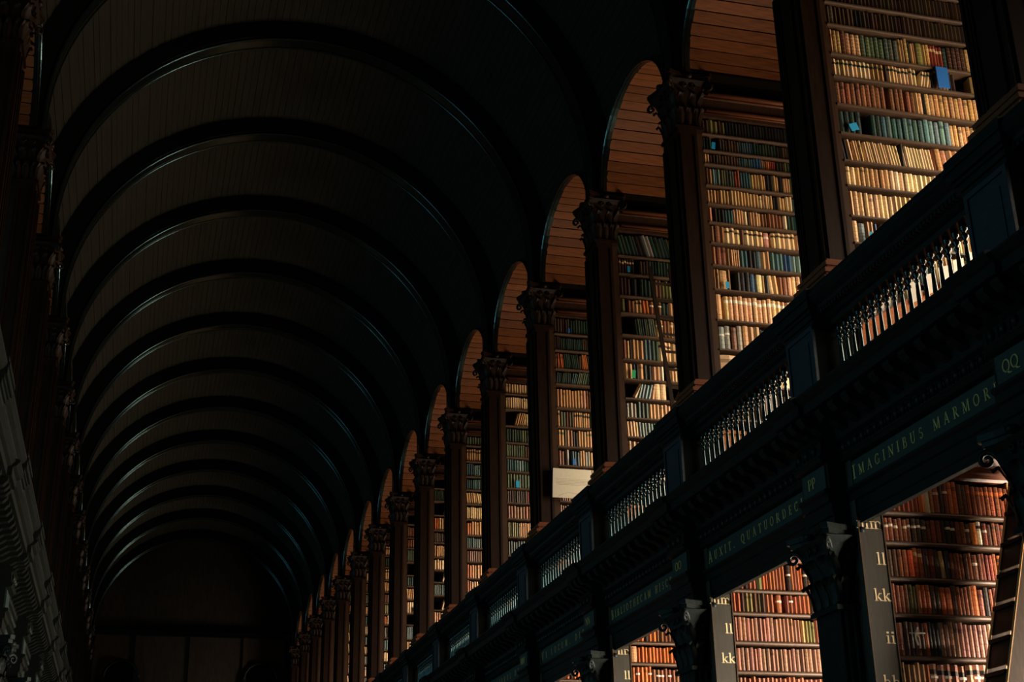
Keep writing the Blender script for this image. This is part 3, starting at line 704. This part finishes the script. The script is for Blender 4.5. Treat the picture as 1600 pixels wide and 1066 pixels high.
# book row grammar: tokens 'name*count[/options]' ; options: w width factor, l label band colour, s slant degrees, h height factor, t white slip, g = gap
def parse(spec):
    out = []
    for tok in spec.split():
        a, *opt = tok.split('/'); nm, _, n = a.partition('*'); n = int(n or 1)
        d = dict(w=1, h=0, s=0, l=None, t=0)
        for o in opt:
            if o[0] in 'whs': d[o[0]] = float(o[1:])
            elif o[0] == 'l': d['l'] = o[1:] or 'dgreen'
            elif o == 't': d['t'] = 1
        for _ in range(n): out.append((nm, dict(d)))
    return out
SPEC_U = {-1: ['dbrown*36', 'dbrown*36', 'dbrown*7 dark*2 dbrown*26', 'tan*3/w.8 brown*1 tan*3 green*8 tan*3/w.7 dgreen/w.6 tan*2/w.6 olive/w1.4 tan*2/w.8 red*4/w.7/lcream dgreen dbrown*4 tan',
              'cream*9/ldgreen tan*3/ldgreen dark cream*8/ldgreen/w.85 gap/w.5 cream*4/s-13/w.7/ldgreen dark/w.8 brown*1/s-9 tan*3/w.8 dark dbrown/w.8 gap/w1 gap/w2.9 tan/w.8',
              'brown*10/w1.05 gap/w.9 brown*3 gap/w.6 brown*2/w.9 tan*2/w.8 dark/w.4 tan*11/w1.05', 'dgreen*4 gap/w1.8 dgreen*2 teal*8 bluegrey*5 tan*8/w.8',
              'dark*2/s6/w.6 cream*1/w.6/s7 gap/w.5 cream*3/w.5/s7 gap/w.5 cream*12/w.52/s8 dark/w.6 cream*10/w.55/s6 brown/w.6 tan*6/w1.2/s4 tan*3/w.9', 'cream*2 tan*1 tan*6 cream*12 dark/w.5 tan*5/w.8 cream*5', 'cream*16 tan*4/w.7 cream*12',
              'cream bluegrey/w1.3 tan*2/w.7 blue/w.6 gap/w.9 cream*2/lpink/w.8 grey*2/w.6 cream*4/w.8 pink*2 tan*6/w.7 bluegrey cream*8', 'bluegrey*2 dark/w.5 tan*2/w.7 pink*4 cream*2 white*2/w.7 teal*3 cream*14', 'white*5/w1.6 gap/w1.5 cream*4/w.8 white*6/w1.5 tan*5 grey*6'],
          0: ['dbrown*2 olive*2/w1.3 dbrown olive dark*22/w.9 dgreen*6 brown*2', 'dgreen*3 gap/w2.6 dbrown*7 teal*6/w.8 dgreen*8 dark*2 dbrown*4 brown dbrown*9', 'tan*2 dbrown*10 teal*6/w.8 blue*3 brown*3/w.7 orange/w.8 red*3/w.7 dark*3 olive/w.7 dgreen*7 grey/w.7 cream dbrown*4',
              'dbrown*1 tan/w.7 bluegrey*3/w.7 dbrown green*4/w.7 red*2/w.7 teal*4/w.7 tan*5/w.8 dark*2 tan*2/w.7 dark tan*3/w.7 green*2 gap/w.8 bluegrey*4/s-12/w.7 cream/s-14/w.6 teal*2/s-10 red/s-8', 'tan*3 brown tan*3 gap/w.3 tan*9 cream*1 tan*4/w.8 dark*2 tan*2 gap/w.4 cream*2 teal*9/w.8 red*4',
              'pink gap/w.5 dark*3 teal*3/w.8 tan*4/w.7 cream/w1.2 dark/w.6 tan*4/w.8 brown*6 gap/w.5 cream dgreen*2 teal*3 brown*4 dbrown*3', 'brown*3 cream*3/ldbrown/w1.1 brown cream*4/ldbrown pink/w1.2/t gap/w.5 cream*5/ldbrown tan*2 gap/w.5 cream*6/ldbrown/w.9',
              'brown*4/w1.1 tan*4/w.5 teal*2 dark*2 teal/w1.2 tan*2/w1.1 teal*3 blue*2 bluegrey*2/w1.1 tan dgreen*2 tan*3/w.8/s-5 brown dark*2/w.7', 'tan*2/w.6 tan/w1.8 brown/w.7 gap/w1.2 dark*3 blue gap/w.4 cream/w1.3 tan/w.5 dgreen tan*2/s4 brown*2 tan*3 dgreen*3 tan*3 teal*2',
              'tan/w1.3 gap/w.5 tan*20/lwhite/w1.05 cream*5', 'grey*2/w1.1/t brown/w1.1 grey tan*3/w1.1 dark/w.4 white/w.8 tan*3 pink/w2.2/t grey*3 cream*6', 'cream/w3 cream/w3.4 cream/w2.3 cream/w2.4 tan*9', 'dbrown*26'],
          1: ['dgreen*6/s14 dark*2/s14 grey*2/s14 dgreen*5/s13 red*3/s12 dbrown*10', 'dbrown*6/lcream/w.9 gap/w1.6 dbrown*3 dgreen*12 dark*8 dbrown*5', 'dbrown*3 gap/w.6 dark/w1.3/t gap dgreen*4 brown*2 olive*4 dbrown*14', 'olive/w1.2 gap/w.5 brown*2 tan*2/ldark orange*2/s4 brown*3/t dgreen*2 tan*5 dbrown*10',
              'gap/w4 dgreen*5/w.6/s5 green*4/w.6/s5 tan*2/t brown*2 tan*2/lcream tan*4 dbrown*10', 'brown tan/w.9 dark/w.5 tan*3 teal*2 dgreen*2 cream*3/w1.1/ldbrown tan*3/w1.2 tan*12', 'tan*2 dark*2/w.7 tan dark*2 tan*2 white/w.8 gap/w1.6 tan*3/w.7 bluegrey*2 tan*12/w.8', 'gap/w1.7 tan/s-30 bluegrey*4/s-14/w.7 tan/s-10 cream*2/w1.4 gap/w2 brown*4/s-30 tan*9',
              'grey*3/w.8 dgreen*3/w.8 tan*18/w.8 brown*4', 'cream*4/w.6/s3 bluegrey*6/w.6/s3 teal*4/w.6/s3 pink*3/w.8 cream*3/w.7 brown*9', 'tan*26', 'tan*24'],
          2: ['dbrown*6 dgreen*8', 'dbrown*3/w.7 dgreen*12/w.7', 'brown*2/w.7 orange*3/w.7/s6 dgreen*8/w.7/s6', 'dgreen*8/w.7/s-5 teal*3/s-12/w.7 green*5/s-14/w.7', 'tan*10/w1.1 brown*4', 'tan/ldark green*2/w1.1 brown dbrown*2 tan*6/ldark/w.8', 'tan*2/w1.1/lgreen dbrown tan/w1.3 brown dark*2 tan*3', 'brown*2/w1.1 gap/w.6 grey/w1.2 gap/w.9 teal*3 tan*2 grey*2 tan',
              'brown*6/w.8 dark*4 tan*6', 'brown*16/w.8', 'brown*12/w.8', 'brown*12']}
THEMES = ['tan*14 cream*6', 'cream*22', 'dgreen*6 green*8 brown*3', 'tan*6 dark*2 tan*8 brown*4', 'brown*9 tan*8 orange*1', 'green*8 dbrown*6 tan*3', 'tan*12/ldark cream*8', 'dbrown*9 red*3 tan*5', 'tan*5/s6 cream*8/s9 gap tan*4', 'teal*4 bluegrey*3 dgreen*6 tan*5',
          'orange*2/w.9 tan*9 cream*5', 'gap/w4 tan*5/s-16 cream*8', 'olive*6 tan*10']
SPEC_L = {-1: ['calf*8 orange/w1.2 white/w1.3/ldark tan/w.6 calf/t/w1.2 dark/w.9 calf/t orange*2 dbrown*2 calf*9/lorange gapd calf*7/ldark/t dbrown*2 calf*8', 'calf*6/t/w.95 dbrown*3/t calf*3 dark*3/t calf*2 dbrown/t orange/w1.4 white/w1.1/ldark calf/t dbrown/t calf*4/ldbrown dbrown/t calf*2 calf/t dark*5 calf*10',
              'dbrown*2 calf*2 brightorange/w1.3 orange*2/lcream dbrown calf/w1.3 dbrown/s4 tan/w.9/s4 dark/t calf*6/w.75 calf/w1.2/t calf*5/w.8 orange*3/ldbrown dbrown*2 calf*9', 'calf*4/w.85 olive*2/w.8 orange*3/w.95 dbrown*2 orange/w1.1 orange/w1.2 dbrown calf*4/w.75 orange/w1.3 calf/w1.2 dark calf*8/w.8 calf*10',
              'calf/w1.5 dbrown/w1 dbrown/w1 calf/w1.2 dbrown/w.8 orange/w.9 dark*3/w.7 calfpink*14/w.95 calfpink*10', 'tan*5/w.95 orange/w.8 pink*10/w1.4/ldark/t pink*2/w.8 tan*6', 'calf*24', 'calf*24'],
          0: ['calf*3 dark calf*2 olive/w1.4/t orange/w.8 calf*6/w.8 gap/w.5 dark/t calf*3/w.7 orange/w.8 dark/w1.2/t calf/w1.1 dark*2 orange*8', 'calf*2 dbrown olive*2 dbrown*3 calf*2 gap/w.6 calf/w1.4/t gap/w.8 calf calf*2/t calf*3 dbrown*4 calf*6', 'calfpink*11/w.95 calfpink*6/w.9 tan/w.9 olive*3/w.8 calf*10', 'calfpink*30', 'calf*26', 'calf*26', 'calf*26', 'calf*26']}
SPEC_L[1] = ['orange*3/w1.2 dark orange*2 brown*20', 'tan/w1.6 orange*14/w.9 calf*12', 'orange*5/t calf*18/t', 'orange*22', 'calf*24', 'calf*24', 'calf*24', 'calf*24']
def book_geo(b, detail):
    x0, y0, z0, wd, d, h, lean, ys = b['x'], b['y'], b['z'], b['w'], b['d'], b['h'], b['lean'], -1
    r = min(.014, wd*.3); c = b['col']; lab = b['lab']
    cross = [(0, 0), (.14*wd, -r*.62), (.5*wd, -r), (.86*wd, -r*.62), (wd, 0)] if detail else [(0, 0), (.5*wd, -r), (wd, 0)]
    rings = [(0, 0, c)]
    if detail:
        bands = b['bands']; last = 0
        dk = tuple(v*.62 for v in c)
        for bz in bands:
            for a in (bz-.012, bz-.006): rings.append((a, 0 if a < bz-.008 else .0035, None))
            rings += [(bz+.006, .0035, None), (bz+.012, 0, None)]
        if lab: rings += [(b['lz'], .0008, None), (b['lz']+.13, .0008, None)]
        rings = sorted(rings, key=lambda q: q[0]); rings = [(t, g, c) for t, g, _ in rings]; rings.append((1, 0, c))
    else:
        if lab: rings += [(b['lz'], 0, c), (b['lz']+.13, 0, c)]
        rings.append((1, 0, c))
    vs = []; fs = []; cs = []; P = len(cross)
    for t, g, _ in rings:
        for q, (cx_, cy_) in enumerate(cross): vs.append((cx_, cy_-(g if 0 < q < P-1 else 0), t*h))
    for i in range(len(rings)-1):
        tm = (rings[i][0]+rings[i+1][0])/2; cc = c
        if lab and b['lz'] < tm < b['lz']+.13: cc = lab
        elif detail and rings[i][1] > .002 and rings[i+1][1] > .002: cc = b['bandcol']
        if rings[i][0] == 0 or rings[i+1][0] == 1:
            cc = tuple(v*.85 for v in cc)
        for j in range(P-1): fs.append((i*P+j, i*P+j+1, (i+1)*P+j+1, (i+1)*P+j)); cs.append(cc)
    n = len(vs); e = (len(rings)-1)*P
    vs += [(wd, d, 0), (0, d, 0), (wd, d, h), (0, d, h)]
    fs += [(P-1, n, n+2, e+P-1), (0, e, n+3, n+1), tuple(range(P-1, -1, -1))+(n+1, n), tuple(range(e, e+P))+(n+2, n+3)]
    cs += [c, c, tuple(v*.8 for v in c), (.35, .3, .22)]
    ca, sa = math.cos(lean), math.sin(lean); px = wd if lean > 0 else 0
    vs = [(x0+px+(x-px)*ca+z*sa, y0+y, z0-(x-px)*sa*(1 if 1 else 0)+z*ca) for x, y, z in vs]
    return vs, fs, cs
GAPD = []
def lay(spec, x0, x1, yface, z, gap, r, depth, base_w=None, hvar=.04, fill=.86):
    toks = parse(spec); ws = []
    for nm, d in toks:
        ws.append((.35 if nm == 'gapd' else d['w'])*(1+r.uniform(-.06, .06) if nm != 'gap' else 1))
    unit = (x1-x0)/sum(ws) if base_w is None else base_w
    x = x0; out = []; hbase = gap*fill; prev = None
    for (nm, d), wv in zip(toks, ws):
        wd = wv*unit
        if x+wd > x1+.002: break
        if nm == 'gapd': GAPD.append((x+wd/2, yface, z, gap))
        if nm.startswith('gap'): x += wd; continue
        if nm != prev: hset = hbase*(1+r.uniform(-.07, .05)); prev = nm; ycol = r.choice(PAL[nm])
        col = r.choice(PAL[nm]); col = tuple((a*.5+b_*.5)+r.uniform(-7, 7) for a, b_ in zip(col, ycol)); col = srgb(tuple(max(5, min(250, v)) for v in col))
        lean = math.radians(d['s']); h = min(hset*(1+r.uniform(-hvar, hvar)), gap*.96)
        lean = -lean                                     # positive s: the top leans to the left
        if abs(d['s']) > 0: lean *= r.uniform(.85, 1.1); h = min(h, gap*.93)
        lab = None
        if d['l']: lab = srgb(r.choice(PAL[d['l']] if d['l'] in PAL else PAL['dgreen']))
        elif r.random() < .10: lab = tuple(v*.4 for v in col)
        nb = r.choice((4, 5)); bc = tuple(v*r.choice((.6, .75, 1.25)) for v in col)
        th = wd*(r.uniform(.93, .985))
        out.append(dict(nm=nm, x=x, y=yface+r.uniform(0, .012), z=z, w=th*(math.cos(lean) if lean else 1), d=depth-.015, h=h, lean=lean, col=col, lab=lab, lz=r.uniform(.68, .74),
                        bands=[(i+1)/(nb+1) for i in range(nb)], bandcol=bc, slip=bool(d['t'] and r.random() < .7), order=0))
        x += wd
    for i, b in enumerate(out): b['order'] = i
    return out
allb = []
for k in range(-2, K1+1):
    rows = upper_rows(k); sp = SPEC_U.get(k)
    for i, z in enumerate(rows):
        r = random.Random(k*97+i*13+5)
        top = rows[i-1]-.028 if i else 8.5
        gap = top-z
        if gap < .1: continue
        if sp and i < len(sp) and k != 2 and k != -2: spec, bw = sp[i], None
        elif sp and k == 2 and i < len(sp): spec, bw = ' '.join([sp[i]]*3), .043
        else: spec, bw = ' '.join(r.choice(THEMES) for _ in range(4)), r.uniform(.036, .055)
        if bw:
            xe = 7.38 if k <= 3 else 7.0
        else: xe = 7.38
        bs = lay(spec, 5.865, xe, C(k)-.125, z+EYE, gap, r, .12, bw)
        for b in bs: b.update(k=k, row=i, lvl='u')
        allb += bs
        if k in (-1, 0):
            spec2 = {-1: ['dbrown*20', 'dbrown*20', 'dbrown*20', 'gap*1 white/w.5 gap*2 brown*16', 'dgreen*3 dark*2 dgreen*15', 'orange*3 tan*17', 'cream*20', 'tan*20']}.get(k, [])
            sx = spec2[i] if i < len(spec2) else r.choice(THEMES)
            bs = lay(sx, 7.452, 8.49, C(k)-.125, z+EYE-(.04 if k == -1 else 0), gap, r, .12, .05)
            for b in bs: b.update(k=k, row=i, lvl='v')
            allb += bs
for k in range(-1, 6):
    for i, z in enumerate(LZ):
        if k > 2 and i > 3: continue
        r = random.Random(k*31+i*7+900); top = (LZ[i-1]-.04) if i else 3.16
        sp = SPEC_L.get(k, SPEC_L[1])
        bs = lay(sp[i], 5.695, 7.62 if k < 2 else 6.9, C(k)-.315, z+EYE+(.02 if k == 0 and i else 0), min(top-z, .3), r, .17, {-1: .0445, 0: .046}.get(k, .05)*(1 if i != 4 else 1.03), fill=.9)
        for b in bs: b.update(k=k, row=i, lvl='l')
        allb += bs
# left gallery: the few books that show between the piers
for k in range(-1, K1+1):
    for i, z in enumerate(upper_rows(20+k)):
        r = random.Random(k*71+i*3+400); rows = upper_rows(20+k); top = rows[i-1]-.028 if i else 8.5
        bs = lay(' '.join([r.choice(THEMES)]*2), 2*CX-7.3, 2*CX-5.87, C(k)-.125, z+EYE, top-z, r, .12, .05)
        for b in bs: b.update(k=k, row=i, lvl='L')
        allb += bs
def size_seen(b):
    p = Vector((b['x']+b['w']/2, b['y'], b['z']+b['h']/2)); q = p-Vector((0, 0, EYE)); dz = q.dot(CF)
    if dz < 1: return 0
    u, v = 800+2141*q.dot(CR)/dz, 533-2141*q.dot(CU)/dz
    if not (3 < u < 1597 and 3 < v < 1063): return 0
    if b['lvl'] == 'L': return 0
    for px, hw_, zl, zh in ((5.52, .20, 4.5, 20), (5.84, .2, 4.5, 20)):
        t = px/q.x
        if t < 1:
            yy, zz = q.y*t, q.z*t
            if zl < zz < zh and any(abs(yy-C(kk)) < hw_ for kk in range(K0, K1+1)): return 0
    t = 5.2/q.x
    if 2.75 < q.z*t < 4.76: return 0
    t = 5.49/q.x; zz = q.z*t
    if 2.68 < zz < 4.6: return 0
    for px in (5.29, 5.67):
        t = px/q.x; yy, zz = q.y*t, q.z*t
        if zz < 2.75 and any(abs(yy-C(kk)) < .22 for kk in range(K0, K1+1)): return 0
    return b['w']*b['h']*(2141/dz)**2
for b in allb: b['seen'] = size_seen(b)
ranked = sorted(allb, key=lambda b: -b['seen'])
single = set(id(b) for b in ranked[:300] if b['seen'] > 0)
def color_mesh(me, cols_per_face):
    ca = me.color_attributes.new('Col', 'FLOAT_COLOR', 'CORNER'); buf = []
    for p in me.polygons:
        c = cols_per_face[p.index]; buf += [c[0], c[1], c[2], 1]*p.loop_total
    ca.data.foreach_set('color', buf)
GRP = {'u': 'books in the gallery bookcases', 'v': 'books in the gallery bookcases', 'l': 'books in the ground floor bookcases', 'L': 'books'}
def rowname(b):
    if b['lvl'] == 'l':
        lt = LET.get(b['k'], [])
        nm = lt[b['row']] if b['row'] < len(lt) and lt[b['row']] else 'top'
        which = {-1: 'nearest', 0: 'second', 1: 'third', 2: 'fourth'}.get(b['k'], 'far')
        return '%s shelf of %s ground floor bookcase' % (nm, which)
    which = {-2: 'outermost', -1: 'nearest', 0: 'second', 1: 'third', 2: 'fourth'}.get(b['k'], 'far')
    return '%s shelf down, %s gallery bookcase' % (ordn(b['row']), which)+(', outer section' if b['lvl'] == 'v' else '')
sv, sf, sc = [], [], []
for b in allb:
    if id(b) in single:
        vs, fs, cs = book_geo(b, True)
        ox, oy, oz = b['x'], b['y'], b['z']
        me = bpy.data.meshes.new('book'); me.from_pydata([(x-ox, y-oy, z-oz) for x, y, z in vs], [], fs); me.materials.append(M['book']); color_mesh(me, cs)
        o = link('book', me, None, (ox, oy, oz))
        lean = ' leaning' if abs(b['lean']) > .03 else ''
        tag(o, '%s%s book, %s from left, %s' % (CNAME[b['nm']], lean, ordn(b['order']), rowname(b)), 'book', GRP[b['lvl']])
        if b['slip']:
            mb = MB(); wd = b['w']; zc = b['h']*(.62 if b['order'] % 2 else .58)
            mb.prism([(-.001, .01), (-.001, -.002), (.14*wd, -.0115), (.5*wd, -.0165), (.86*wd, -.0115), (wd+.001, -.002), (wd+.001, .01)], zc, zc+.02, 'z')
            s_ = link('paper_slip', mb.mesh('paper_slip', M['ribbon']), o); s_['label'] = 'white paper slip round the spine'
    else:
        det = b['k'] <= 0 and b['lvl'] != 'L'
        vs, fs, cs = book_geo(b, False)
        n = len(sv); sv += vs; sf += [tuple(i+n for i in f) for f in fs]; sc += cs
        if b['slip']:
            n = len(sv); wd = b['w']; zc = b['z']+b['h']*.6
            sv += [(b['x'], b['y']-.012, zc), (b['x']+wd, b['y']-.012, zc), (b['x']+wd, b['y']-.012, zc+.02), (b['x'], b['y']-.012, zc+.02), (b['x']+wd/2, b['y']-.02, zc), (b['x']+wd/2, b['y']-.02, zc+.02)]
            sf += [(n, n+4, n+5, n+3), (n+4, n+1, n+2, n+5)]; sc += [(.7, .64, .52)]*2
for gx, gy, gz, gg in GAPD[:1]:
    tag(link('shelf_partition', MB().box(-.011, .011, 0, .29, 0, .285).mesh('shelf_partition', M['ladder_edge']), None, (gx, gy-.01, gz)), 'upright wooden partition on the top shelf of the nearest ground floor bookcase', 'partition')
me = bpy.data.meshes.new('distant_books'); me.from_pydata(sv, [], sf); me.materials.append(M['book']); color_mesh(me, sc)
tag(link('distant_books', me), 'rows of old leather and cloth books filling the farther bookcases', 'books', None, 'stuff')

# ------------------------------------------------------------------ cards, sheets and tapes among the books
def card(name, x, y, z, w_, h, m, label, cat, group=None, th=.004, tilt=0):
    o = link(name, MB().box(0, w_, -th, 0, 0, h).mesh(name, m), None, (x, y, z+EYE), (0, tilt, 0)); return tag(o, label, cat, group)
cf = C(-1)-.14
card('blue_folder', 6.955, cf-.02, 7.145, .125, .23, M['blue'], 'bright blue folder standing upright at the right of the nearest gallery bookcase', 'folder', th=.012)
card('marker_card', 5.965, cf-.02, 6.525, .085, .075, M['cyan'], 'cyan card sticking out among the teal books of the nearest gallery bookcase', 'card', 'coloured marker cards', tilt=-.35)
card('marker_card', 6.0, cf-.02, 5.395, .035, .10, M['cyan'], 'small cyan card low in the nearest gallery bookcase above the rail', 'card', 'coloured marker cards', tilt=.1)
c0 = C(0)-.14
card('marker_card', 5.955, c0-.02, 8.065, .045, .09, M['cyan'], 'blue card at the top left of the second gallery bookcase', 'card', 'coloured marker cards', tilt=.1)
card('marker_card', 5.99, c0-.02, 6.285, .04, .08, M['cyan'], 'dark blue card midway up the second gallery bookcase', 'card', 'coloured marker cards')
c1 = C(1)-.14
card('marker_card', 5.98, c1-.02, 7.87, .035, .09, M['cyan'], 'blue card high in the third gallery bookcase beside the dark books', 'card', 'coloured marker cards')
card('marker_card', 5.955, c1-.02, 6.34, .05, .11, M['green_tag'], 'green pointed card in the third gallery bookcase', 'card', 'coloured marker cards', tilt=.15)
c2 = C(2)-.14
card('marker_card', 6.08, c2-.02, 6.07, .04, .09, M['blue'], 'blue card above the white board in the fourth gallery bookcase', 'card', 'coloured marker cards')
card('marker_card', 6.08, c2-.02, 8.22, .03, .08, M['blue'], 'blue card on the top shelf of the fourth gallery bookcase', 'card', 'coloured marker cards')
c3 = C(3)-.14
card('marker_card', 6.02, c3-.02, upper_rows(3)[6], .06, .12, M['cyan'], 'cyan card in the fifth gallery bookcase', 'card', 'coloured marker cards')
c6 = C(6)-.14
card('marker_card', 6.02, c6-.02, upper_rows(6)[7], .09, .13, M['cyan'], 'cyan card in a far gallery bookcase behind the eighth pier', 'card', 'coloured marker cards')
BX = 5.63
# the large pale board that stands out from the fourth bookcase
t = thing('white_board', 1, C(2), (X(BX), -.30, 5.50), 'large pale printed board leaning out of the fourth gallery bookcase above the rail', 'board')
bd = MB().prism([(0, 0), (.44, 0), (.62, .20), (.62, .45), (.02, .45)], -.012, 0, 'y'); link('sheet', bd.mesh('sheet', M['white']), t)
lines = MB()
for i in range(4): lines.box(.06, .56, -.0135, -.012, .20+.022*i, .205+.022*i)
lines.box(.05, .58, -.0135, -.012, .29, .293)
lines.tube([(.10+.36*i/10, -.013, .03+.05*math.sin(PI*i/10)) for i in range(11)], .002, 4)
o = link('printed_lines', lines.mesh('printed_lines', mat('faded_grey_ink', (.30, .25, .18), .8, .05, bump=0)), t)
# tape bow on shelf ii
t = thing('tape_bow', 1, C(-1), (5.84-CX, -.345, 1.86), 'white tape bow tied round the books on shelf ii of the nearest ground bookcase', 'tape')
bw = MB(); bw.tube([(-.05, 0, .02), (0, -.006, .015), (.05, 0, .02), (.09, .002, .02)], .006, 5)
link('band', bw.mesh('band', M['ribbon']), t)
bw = MB(); bw.tube([(0, -.008, .02), (-.012, -.02, -.02), (.004, -.015, -.08)], .007, 5).tube([(0, -.008, .02), (.02, -.02, -.02), (.026, -.015, -.09)], .006, 5).tube([(0, -.01, .02), (.012, -.02, .05), (.02, -.012, .06)], .007, 5)
link('tails', bw.mesh('tails', M['ribbon']), t)

# sloping board with papers before the lowest shelves of the nearest gallery bookcase, seen between the balusters
yb = C(-1)-.17; cz = EYE+3.6
SL0, SL1, SX0, SX1 = 4.55, 5.32, 5.78, 7.15
zs = lambda x: SL0+(SL1-SL0)*(x-SX0)/(SX1-SX0)
t = tag(link('sloping_board', None, None, (SX0, yb, cz)), 'orange-brown board with a sloping top behind the nearest balusters', 'board')
link('panel', MB().prism([(0, 0), (SX1-SX0, 0), (SX1-SX0, SL1-3.6), (0, SL0-3.6)], -.03, 0, 'y').mesh('panel', M['base_panel']), t)
link('edge_strip', MB().prism([(0, SL0-3.6), (SX1-SX0, SL1-3.6), (SX1-SX0, SL1-3.585), (0, SL0-3.585)], -.036, .006, 'y').mesh('edge_strip', M['cornice']), t)
for i in range(5):
    x = 6.30+i*.16
    o = link('paper_folder', MB().prism([(0, 0), (.115, (zs(x+.115)-zs(x))), (.115, .24), (0, .20)], -.006, 0, 'y').mesh('paper_folder', M['paper']), None, (x, yb-.04, EYE+zs(x)-.05), (0, 0, 0))
    tag(o, 'white paper folder standing on the sloping orange-brown board, %s from its low end' % ordn(i), 'folder', 'white folders on the sloping board')
# ------------------------------------------------------------------ ladders
def bar(mb, p, q, w_, d, up=(0, 0, 1)):
    p, q = Vector(p), Vector(q); t = (q-p).normalized(); a = Vector(up).cross(t).normalized(); b = t.cross(a)
    vs = [tuple(e+a*sx*w_/2+b*sy*d/2) for e in (p, q) for sx, sy in ((-1, -1), (1, -1), (1, 1), (-1, 1))]
    return mb.add(vs, [(0, 1, 2, 3), (7, 6, 5, 4), (0, 4, 5, 1), (1, 5, 6, 2), (2, 6, 7, 3), (3, 7, 4, 0)])
# gallery ladder leaning against the third bookcase
y1 = C(1)-.24
t = tag(link('library_ladder', None, None, (6.42, y1-1.0, EYE+3.6)), 'slim dark wooden ladder leaning against the third gallery bookcase', 'ladder')
o0 = Vector((6.42, y1-1.0, EYE+3.6))
for x in (6.27, 6.56):
    mb = bar(MB(), Vector((x, y1-1.0, EYE+3.6))-o0, Vector((x, y1, EYE+7.94))-o0, .03, .05, (1, 0, 0)); link('rail', mb.mesh('rail', M['ladder']), t)
for i in range(15):
    f = (i+1)/16.0; p = Vector((0, 1.0*f, 4.34*f)); mb = bar(MB(), p+Vector((-.15, 0, 0)), p+Vector((.14, 0, 0)), .025, .03); link('rung', mb.mesh('rung', M['ladder']), t)
# ground floor step ladder beside the nearest bookcase
yl = C(-1)-.48
sl_ = .31
xb = 6.31-(1.49+1.6)*sl_
t = tag(link('step_ladder', None, None, (xb, yl-.15, 0)), 'steep dark step ladder with flat treads before the nearest ground floor bookcase', 'ladder')
zt = 4.75
for y, nm in ((0.15, 'stringer'), (-.15, 'stringer')):
    mb = MB().prism([(0, 0), (.16, 0), (.16+zt*sl_, zt), (zt*sl_, zt)], y-.015, y+.015, 'y'); o = link(nm, mb.mesh('stringer', M['ladder']), t)
    mb = MB().prism([(-.006, 0), (0, 0), (zt*sl_, zt), (zt*sl_-.006, zt)], y-.015, y+.015, 'y'); link('pale_edge', mb.mesh('pale_edge', M['ladder_edge']), o)  # strip along the front edge, paler than the stringer
for i in range(18):
    z = .26*(i+1); x = z*sl_
    mb = MB().prism([(x-.02, z), (x+.15, z), (x+.15, z+.03), (x-.02, z+.03)], -.135, .135, 'y'); link('tread', mb.mesh('tread', M['pier']), t)
    mb = MB().prism([(x-.055, z-.19), (x-.04, z-.19), (x+.02, z), (x+.005, z)], -.135, .135, 'y'); link('riser', mb.mesh('riser', M['ladder']), t)
